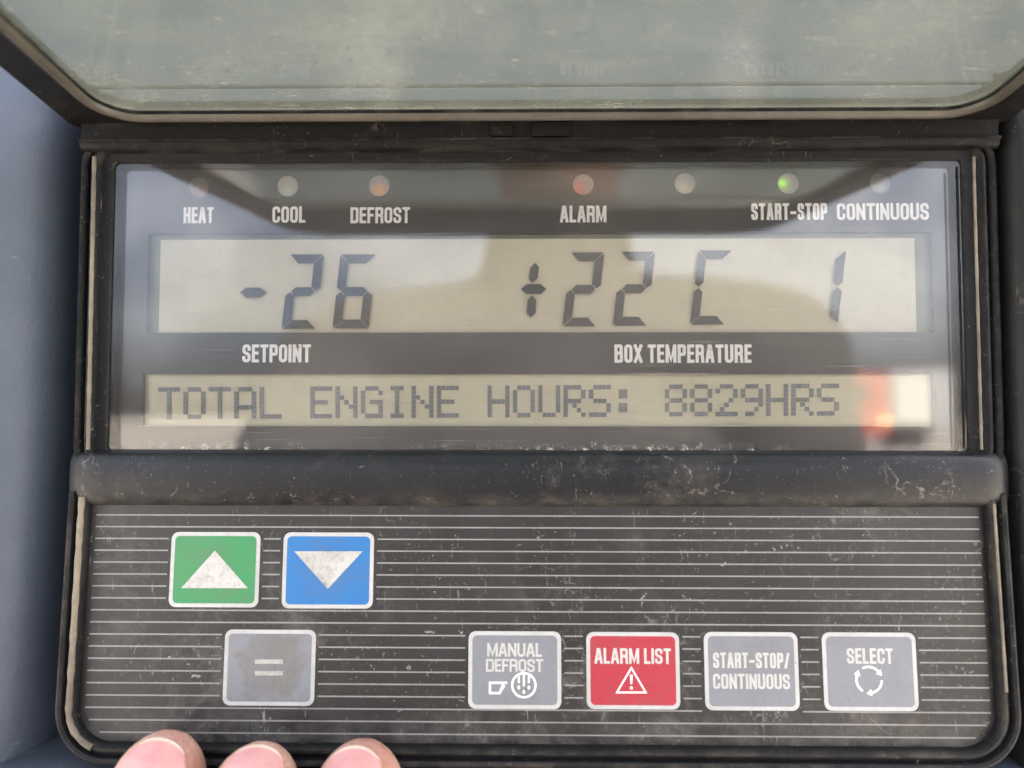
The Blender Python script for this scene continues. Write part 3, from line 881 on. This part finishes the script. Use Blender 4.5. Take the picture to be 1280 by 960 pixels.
# ------------------------------------------------------------------ yard
t = NT('yard_gravel')
g = t.mixc(t.noise(0.6, 8, 0.7), (0.29, 0.255, 0.21, 1), (0.39, 0.355, 0.305, 1))
g = t.mixc(t.ramp(t.noise(40, 4), 0.4, 0.7), g, (0.22, 0.19, 0.15, 1))
M_GROUND = t.surf(t.n('ShaderNodeBsdfPrincipled', {'Base Color': g, 'Roughness': 0.9, 'Normal': t.bump(t.noise(25, 6), 0.6, 0.02)}))
GZ = -1.3
mb = MB()
mb.add([(-600, -900, GZ), (600, -900, GZ), (600, 300, GZ), (-600, 300, GZ)], [(0, 1, 2, 3)])
gr = mb.build('ground', M_GROUND)
gr['kind'] = 'structure'; gr['label'] = 'tan gravel yard mirrored low in the display window'


# ------------------------------------------------------------------ the person working the panel
def capsule(mb, pts, rad, n=16, flat=1.0, side=None):
    """Tapering limb through pts; flat squashes the section across the side axis; both ends rounded."""
    P = [Vector(p) for p in pts]
    cen, rr, dirs = [], [], []
    def cr(i, t):
        a, b, c, d = P[max(i - 1, 0)], P[i], P[i + 1], P[min(i + 2, len(P) - 1)]
        return 0.5 * ((2 * b) + (c - a) * t + (2 * a - 5 * b + 4 * c - d) * t * t + (3 * b - a - 3 * c + d) * t ** 3)
    for i in range(len(P) - 1):
        for k in range(6):
            cen.append(cr(i, k / 6)); rr.append(rad[i] + (rad[i + 1] - rad[i]) * k / 6)
    cen.append(P[-1]); rr.append(rad[-1])
    d0, d1 = (cen[1] - cen[0]).normalized(), (cen[-1] - cen[-2]).normalized()
    st = [(cen[0] - d0 * rr[0] * math.cos(a), rr[0] * math.sin(a)) for a in (0.12, 0.5, 0.9, 1.25)]
    en = [(cen[-1] + d1 * rr[-1] * math.cos(a), rr[-1] * math.sin(a)) for a in (1.25, 0.9, 0.5, 0.12)]
    seq = st + list(zip(cen, rr)) + en
    up = Vector(side) if side else Vector((1, 0.01, 0.02))
    rows = []
    for i, (c, r) in enumerate(seq):
        d = (seq[min(i + 1, len(seq) - 1)][0] - seq[max(i - 1, 0)][0]).normalized()
        u = (up - d * up.dot(d)).normalized()
        v = d.cross(u)
        rows.append([c + u * (r * math.cos(2 * PI * j / n)) + v * (r * flat * math.sin(2 * PI * j / n)) for j in range(n)])
    mb.grid(rows, closed=True, caps=True)

def fuse(mb, voxel, smooth=3):
    """One continuous skin from overlapping limbs."""
    me = bpy.data.meshes.new('tmp'); me.from_pydata([tuple(v) for v in mb.v], [], mb.f); me.update()
    bm = bmesh.new(); bm.from_mesh(me); bmesh.ops.recalc_face_normals(bm, faces=bm.faces[:]); bm.to_mesh(me); bm.free()
    o = bpy.data.objects.new('tmp', me); COL.objects.link(o)
    r = o.modifiers.new('r', 'REMESH'); r.mode = 'VOXEL'; r.voxel_size = voxel
    k = o.modifiers.new('s', 'SMOOTH'); k.iterations = smooth; k.factor = 0.5
    out = bpy.data.meshes.new_from_object(o.evaluated_get(bpy.context.evaluated_depsgraph_get()))
    bpy.data.objects.remove(o); bpy.data.meshes.remove(me)
    return out

def at(u, v, y):
    r = ROT @ Vector(((u - 640) / F, -(v - 480) / F, -1))
    return CAM + r * ((y - CAM.y) / r.y)

def skin_mat():
    t = NT('skin')
    n1 = t.ramp(t.noise(110, 6, 0.66), 0.34, 0.68)
    col = t.mixc(n1, (0.54, 0.27, 0.21, 1), (0.70, 0.47, 0.38, 1))
    col = t.mixc(t.mul(t.ramp(t.noise(330, 5, 0.7), 0.45, 0.63), 0.6), col, (0.50, 0.20, 0.16, 1))
    col = t.mixc(t.mul(t.ramp(t.noise(1700, 3, 0.6), 0.60, 0.70), 0.4), col, (0.36, 0.19, 0.14, 1))
    cr = t.ramp(t.voro(900, 'DISTANCE_TO_EDGE'), 0.0, 0.12)
    ln = t.noise(1, 3, 0.6, st=(260, 260, 2600), dist=0.5)
    h = t.math('ADD', t.math('ADD', t.mul(cr, 0.5), t.mul(ln, 0.7)), t.noise(800, 4))
    p = t.n('ShaderNodeBsdfPrincipled', {'Base Color': col, 'Roughness': t.ramp(t.noise(300, 3), 0.3, 0.7, 0.36, 0.56), 'Subsurface Weight': 0.2, 'Subsurface Radius': (0.003, 0.0012, 0.0007), 'Subsurface Scale': 0.5,
             'Normal': t.bump(h, 0.8, 0.0004)})
    return t.surf(p)
def nail_mat(name, col):
    t = NT(name)
    c = t.mixc(t.ramp(t.noise(260, 4), 0.35, 0.7), c4(col), (col[0] * 1.12, col[1] * 1.25, col[2] * 1.2, 1))
    r = t.noise(1, 2, st=(2600, 300, 120))
    return t.surf(t.n('ShaderNodeBsdfPrincipled', {'Base Color': c, 'Roughness': 0.33, 'Subsurface Weight': 0.15, 'Subsurface Radius': (0.002, 0.0008, 0.0006), 'Subsurface Scale': 0.5, 'Normal': t.bump(r, 0.08, 0.0002)}))
M_SKIN, M_NAIL, M_NAILTIP = skin_mat(), nail_mat('nail_plate', (0.56, 0.265, 0.27)), nail_mat('nail_free_edge', (0.64, 0.49, 0.41))
M_JACKET = dusty('jacket_cloth', (0.06, 0.056, 0.052), 0.85, 0.15, spec=0.2, film=0.3, cracks=0.0)
M_TROUSER = dusty('trouser_cloth', (0.04, 0.045, 0.06), 0.85, 0.15, spec=0.2, film=0.3, cracks=0.0)
M_HAIR = plain('hair', (0.03, 0.022, 0.016), 0.6)

# left hand: three fingertips rest on the lower lip of the panel
FING = [  # tip pixel, distance from panel, distal direction, half width
    ((216, 911), 0.0105, (0.125, 0.33, 0.93), 0.0099),
    ((333, 924), 0.0112, (0.085, 0.46, 0.88), 0.0096),
    ((455, 921), 0.0108, (0.02, 0.34, 0.94), 0.0097)]
hand = MB()
tips, knuckles = [], []
for (uv, dd, dr, R) in FING:
    d = Vector(dr).normalized()
    tip = at(uv[0], uv[1], -dd)
    dip = tip - d * 0.0255
    d2 = (d + Vector((0, 0.10, 0.05))).normalized()
    pip = dip - d2 * 0.024
    mcp = pip - Vector((d.x * .5 - .03, 0.50, 0.82)).normalized() * 0.043
    knuckles.append(mcp)
    tips.append((tip, d, R))
    # section: rounded pad, slightly flatter on the nail side
    side = (Vector((1, 0, 0)) - d * d.x).normalized()
    dor = side.cross(d)
    if dor.y > 0: dor = -dor
    rows = []
    n = 28
    prof = [(0.0003, .18), (0.0010, .36), (0.0022, .55), (0.0038, .71), (0.0058, .84), (0.0085, .94), (0.012, 1.0), (0.017, 1.02), (0.0225, 1.0)]
    for s_, k in prof:
        c = tip - d * s_ - dor * (0.0012 * (1 - k))
        rows.append([c + side * (R * k * math.cos(a)) + dor * (R * k * (0.76 if math.sin(a) > 0 else 0.92) * math.sin(a)) for a in [2 * PI * j / n for j in range(n)]])
    hand.grid(rows, closed=True, caps=True)
    capsule(hand, [tip - d * 0.017, dip, dip - d2 * .012, pip, (pip + mcp) / 2, mcp], [R * .86, R * .9, R * .92, R * 1.0, R * 1.02, R * 1.15], 20)
# little finger, lower and out of frame, thumb leaving the side of the palm
k0 = knuckles[0]
lk = k0 + Vector((-0.019, 0.0, -0.010))
capsule(hand, [lk, lk + Vector((-.004, .014, .030)), lk + Vector((-.003, .022, .049)), lk + Vector((-.001, .030, .066))], [.0095, .0083, .0076, .0066], 16)
mid = (knuckles[0] + knuckles[2]) / 2 + Vector((-0.006, 0, 0))
wrist = mid + Vector((-0.006, -0.052, -0.070))
for q in [lk] + knuckles:
    capsule(hand, [q, q * .55 + (wrist + Vector(((q.x - mid.x) * .5, 0, 0))) * .45, wrist + Vector(((q.x - mid.x) * .42, 0, 0))], [.0115, .0145, .0165], 16)
tb = wrist + Vector((0.022, 0.012, 0.018))
capsule(hand, [wrist + Vector((.012, 0, 0)), tb, tb + Vector((.020, .020, .026)), tb + Vector((.026, .030, .050)), tb + Vector((.026, .036, .070))], [.016, .0165, .0125, .0108, .0090], 18)
elbow_l = Vector((-0.21, -0.33, -0.215))
capsule(hand, [wrist, wrist * .8 + elbow_l * .2, wrist * .35 + elbow_l * .65], [.025, .027, .036], 20, 0.85)
hand_me = fuse(hand, 0.00075, 4)

# the rest of the body, coarser
BX = 0.035
body = MB()
sh_l, sh_r = Vector((BX - 0.20, -0.545, 0.035)), Vector((BX + 0.20, -0.545, 0.05))
elbow_r, wrist_r = Vector((BX + 0.265, -0.575, -0.23)), Vector((BX + 0.275, -0.49, -0.47))
capsule(body, [(BX, -.57, -.47), (BX, -.57, -.30), (BX, -.565, -.09), (BX, -.56, .03)], [.15, .145, .16, .12], 24, 0.68)
capsule(body, [(BX, -.555, .10), (BX, -.55, .165), (BX, -.545, .215)], [.06, .055, .056], 20)
capsule(body, [(BX, -.53, .225), (BX, -.525, .27), (BX, -.53, .33), (BX, -.535, .365)], [.058, .074, .082, .076], 24, 1.12)
capsule(body, [(BX, -.615 + .135, .285), (BX, -.445, .262)], [.012, .014], 10)                     # nose
for sg in (-1, 1):
    capsule(body, [(BX + sg * .083, -.535, .265), (BX + sg * .088, -.54, .30)], [.012, .018], 10, 0.5, (0, 1, 0))
    capsule(body, [(BX + sg * .09, -.57, -.48), (BX + sg * .10, -.565, -.87), (BX + sg * .105, -.575, -1.24)], [.095, .062, .045], 18)
    capsule(body, [(BX + sg * .105, -.60, -1.255), (BX + sg * .12, -.45, -1.27)], [.042, .034], 14, 0.8)
capsule(body, [sh_l, (sh_l + elbow_l) / 2, elbow_l, elbow_l * .5 + wrist * .5], [.058, .05, .043, .034], 18)
capsule(body, [sh_r, (sh_r + elbow_r) / 2, elbow_r, wrist_r * .6 + elbow_r * .4, wrist_r], [.058, .05, .043, .037, .026], 18)
# right hand hanging, slightly curled
palm_r = wrist_r + Vector((0, .012, -.075))
capsule(body, [wrist_r, wrist_r * .5 + palm_r * .5, palm_r], [.027, .034, .033], 16, 0.6, (0, 1, 0))
for k in range(4):
    b = palm_r + Vector((0, 0.026 - 0.018 * k, -0.012))
    ln = (.9, 1.0, .95, .78)[k]
    capsule(body, [b, b + Vector((-.006, .004, -.040)) * ln, b + Vector((-.018, .008, -.064)) * ln, b + Vector((-.032, .010, -.078)) * ln], [.0098, .0088, .008, .007], 12)
tb_r = wrist_r + Vector((-.010, .030, -.030))
capsule(body, [tb_r, tb_r + Vector((-.008, .022, -.030)), tb_r + Vector((-.012, .026, -.058))], [.014, .0115, .009], 12)
body_me = fuse(body, 0.006, 3)
bm = bmesh.new(); bm.from_mesh(body_me); bm.from_mesh(hand_me)
pm = bpy.data.meshes.new('person'); bm.to_mesh(pm); bm.free()
pm.materials.append(M_SKIN)
person = link('person', pm, None, 180)
person['label'] = 'person whose three bare fingertips rest on the lower lip of the control panel'
person['category'] = 'person'

def nail(tip, d, R, turn, u0=0.0013, ln=0.0128, wd=50):
    side = (Vector((1, 0, 0)) - d * d.x).normalized()
    dor = side.cross(d)
    if dor.y > 0: dor = -dor
    q = Matrix.Rotation(math.radians(turn), 3, d)
    side, dor = q @ side, q @ dor
    mb = MB()
    NU, NV = 26, 18
    rows, low = [], []
    for i in range(NU + 1):
        s = i / NU
        sd = u0 + ln * s
        k = min(1.0, 0.66 + 0.34 * min(1, sd / 0.0075))
        # rounded free edge and cuticle
        row, lo = [], []
        for j in range(NV + 1):
            a = (j / NV * 2 - 1)
            ed = 0.0022 * a * a
            ss = sd + ed * (1 - s) - 0.0022 * a * a * s
            ang = math.radians(wd) * a
            hx = R * 0.86 * k * math.sin(ang) / math.sin(math.radians(wd)) * 0.80
            hy = R * (0.76 * 1.0 * (0.56 + 0.44 * min(1, ss / 0.0055)) + 0.035) * (0.62 + 0.38 * math.cos(ang * 1.25))
            p = tip - d * ss + side * hx + dor * hy
            row.append(p); lo.append(p - dor * 0.0009)
        rows.append(row); low.append(lo)
    b = len(mb.v)
    mb.grid(rows, mi=0)
    for fi in range(len(mb.f)):
        if fi < NV: mb.m[fi] = 1
    rim = rows[0] + [r[-1] for r in rows[1:]] + rows[-1][::-1][1:] + [r[0] for r in rows[::-1][1:-1]]
    rim2 = low[0] + [r[-1] for r in low[1:]] + low[-1][::-1][1:] + [r[0] for r in low[::-1][1:-1]]
    mb.grid([rim, rim2], closed=True, mi=0)
    o = mb.build('fingernail', [M_NAIL, M_NAILTIP], person, smooth=60)
nail(*tips[0], 8)
nail(*tips[1], 10)
nail(*tips[2], -4)

# clothes follow the body
jk = MB()
capsule(jk, [(BX, -.57, -.42), (BX, -.57, -.25), (BX, -.565, -.09), (BX, -.56, .01)], [.175, .17, .19, .155], 28, 0.72)
capsule(jk, [(BX, -.56, .03), (BX, -.553, .15)], [.12, .075], 20)
for sh, el, wr in ((sh_l, elbow_l, elbow_l * .38 + wrist * .62), (sh_r, elbow_r, elbow_r * .25 + wrist_r * .75)):
    capsule(jk, [Vector((BX, -.56, .05)), sh * .6 + Vector((BX, -.56, .06)) * .4, sh], [.09, .085, .078], 18)
    capsule(jk, [sh, (sh + el) / 2, el, el * .5 + wr * .5, wr], [.078, .068, .060, .053, .046], 20)
jm = fuse(jk, 0.008, 3)
jm.materials.append(M_JACKET)
jo = link('jacket', jm, person, 180)
tr_ = MB()
capsule(tr_, [(BX, -.57, -.38), (BX, -.57, -.50)], [.165, .17], 24, 0.72)
for sg in (-1, 1):
    capsule(tr_, [(BX + sg * .088, -.57, -.46), (BX + sg * .10, -.565, -.87), (BX + sg * .105, -.575, -1.20)], [.115, .085, .07], 18)
tm = fuse(tr_, 0.01, 2)
tm.materials.append(M_TROUSER)
link('trousers', tm, person, 180)
hr = MB()
capsule(hr, [(BX, -.575, .29), (BX, -.56, .345), (BX, -.535, .385)], [.075, .088, .072], 22, 1.08)
hm = fuse(hr, 0.005, 2)
hm.materials.append(M_HAIR)
link('hair', hm, person, 180)

# the lorry mirrored at the right of the lower display, side on
X0, Y0 = 13.25, -31.0
lor = thing('lorry', 'red cabbed lorry with a white box body, mirrored beside the message display', 'lorry', (X0 + 2, Y0 - 1.2, GZ))
LW = plain('white_body', (0.42, 0.415, 0.41), 0.4); LR = plain('red_paint', (0.36, 0.05, 0.035), 0.4); LK = plain('rubber', (0.02, 0.02, 0.02), 0.8)
LG = plain('dark_windscreen', (0.02, 0.025, 0.03), 0.1); LA = plain('amber_lamp', (0.85, 0.45, 0.15), 0.3, emis=(1.0, 0.5, 0.2), est=3.0)
mb = MB()
sec = [(X0, GZ + .55), (X0 + 2.1, GZ + .55), (X0 + 2.1, GZ + 3.15), (X0 + .55, GZ + 3.15), (X0 + .05, GZ + 1.9)]
mb.prism(lambda x, z, d: Vector((x, Y0 - d, z)), sec, 0.0, 2.3)
mb.build('cab', LR, lor, bevel=0.06)
mb = MB(); mb.prism(lambda x, z, d: Vector((x, Y0 - d, z)), [(X0 + .3, GZ + 1.95), (X0 + 1.25, GZ + 1.95), (X0 + 1.25, GZ + 2.7), (X0 + .62, GZ + 2.7)], -0.02, 0.05); mb.build('side_window', LG, lor)
mb = MB(); mb.box((X0 - .12, Y0 - 2.25, GZ + .4), (X0 + .3, Y0 - .02, GZ + .8)); mb.build('bumper', LW, lor, bevel=0.04)
mb = MB(); mb.box((X0 + 2.25, Y0 - 2.4, GZ + 1.0), (X0 + 4.9, Y0 + .06, GZ + 3.3)); mb.build('box_body', LW, lor, bevel=0.04)
mb = MB(); mb.box((X0 + 1.3, Y0 - 1.9, GZ + .7), (X0 + 4.1, Y0 - .4, GZ + .98)); mb.build('chassis', LK, lor)
mb = MB(); mb.box((X0 + 1.75, Y0 - .05, GZ + 1.0), (X0 + 2.05, Y0 + .06, GZ + 1.35)); mb.build('marker_lamp', LA, lor)
for xx in (0.75, 3.2):
    for yy in (-.25, -2.1):
        mb = MB()
        mb.grid([[Vector((X0 + xx + math.cos(a) * r_, Y0 + yy + e * .15, GZ + .5 + math.sin(a) * r_)) for a in [2 * PI * j / 24 for j in range(24)]] for e, r_ in ((-1, .3), (-1, .5), (1, .5), (1, .3))], closed=True, caps=True)
        mb.build('wheel', LK, lor, smooth=40)
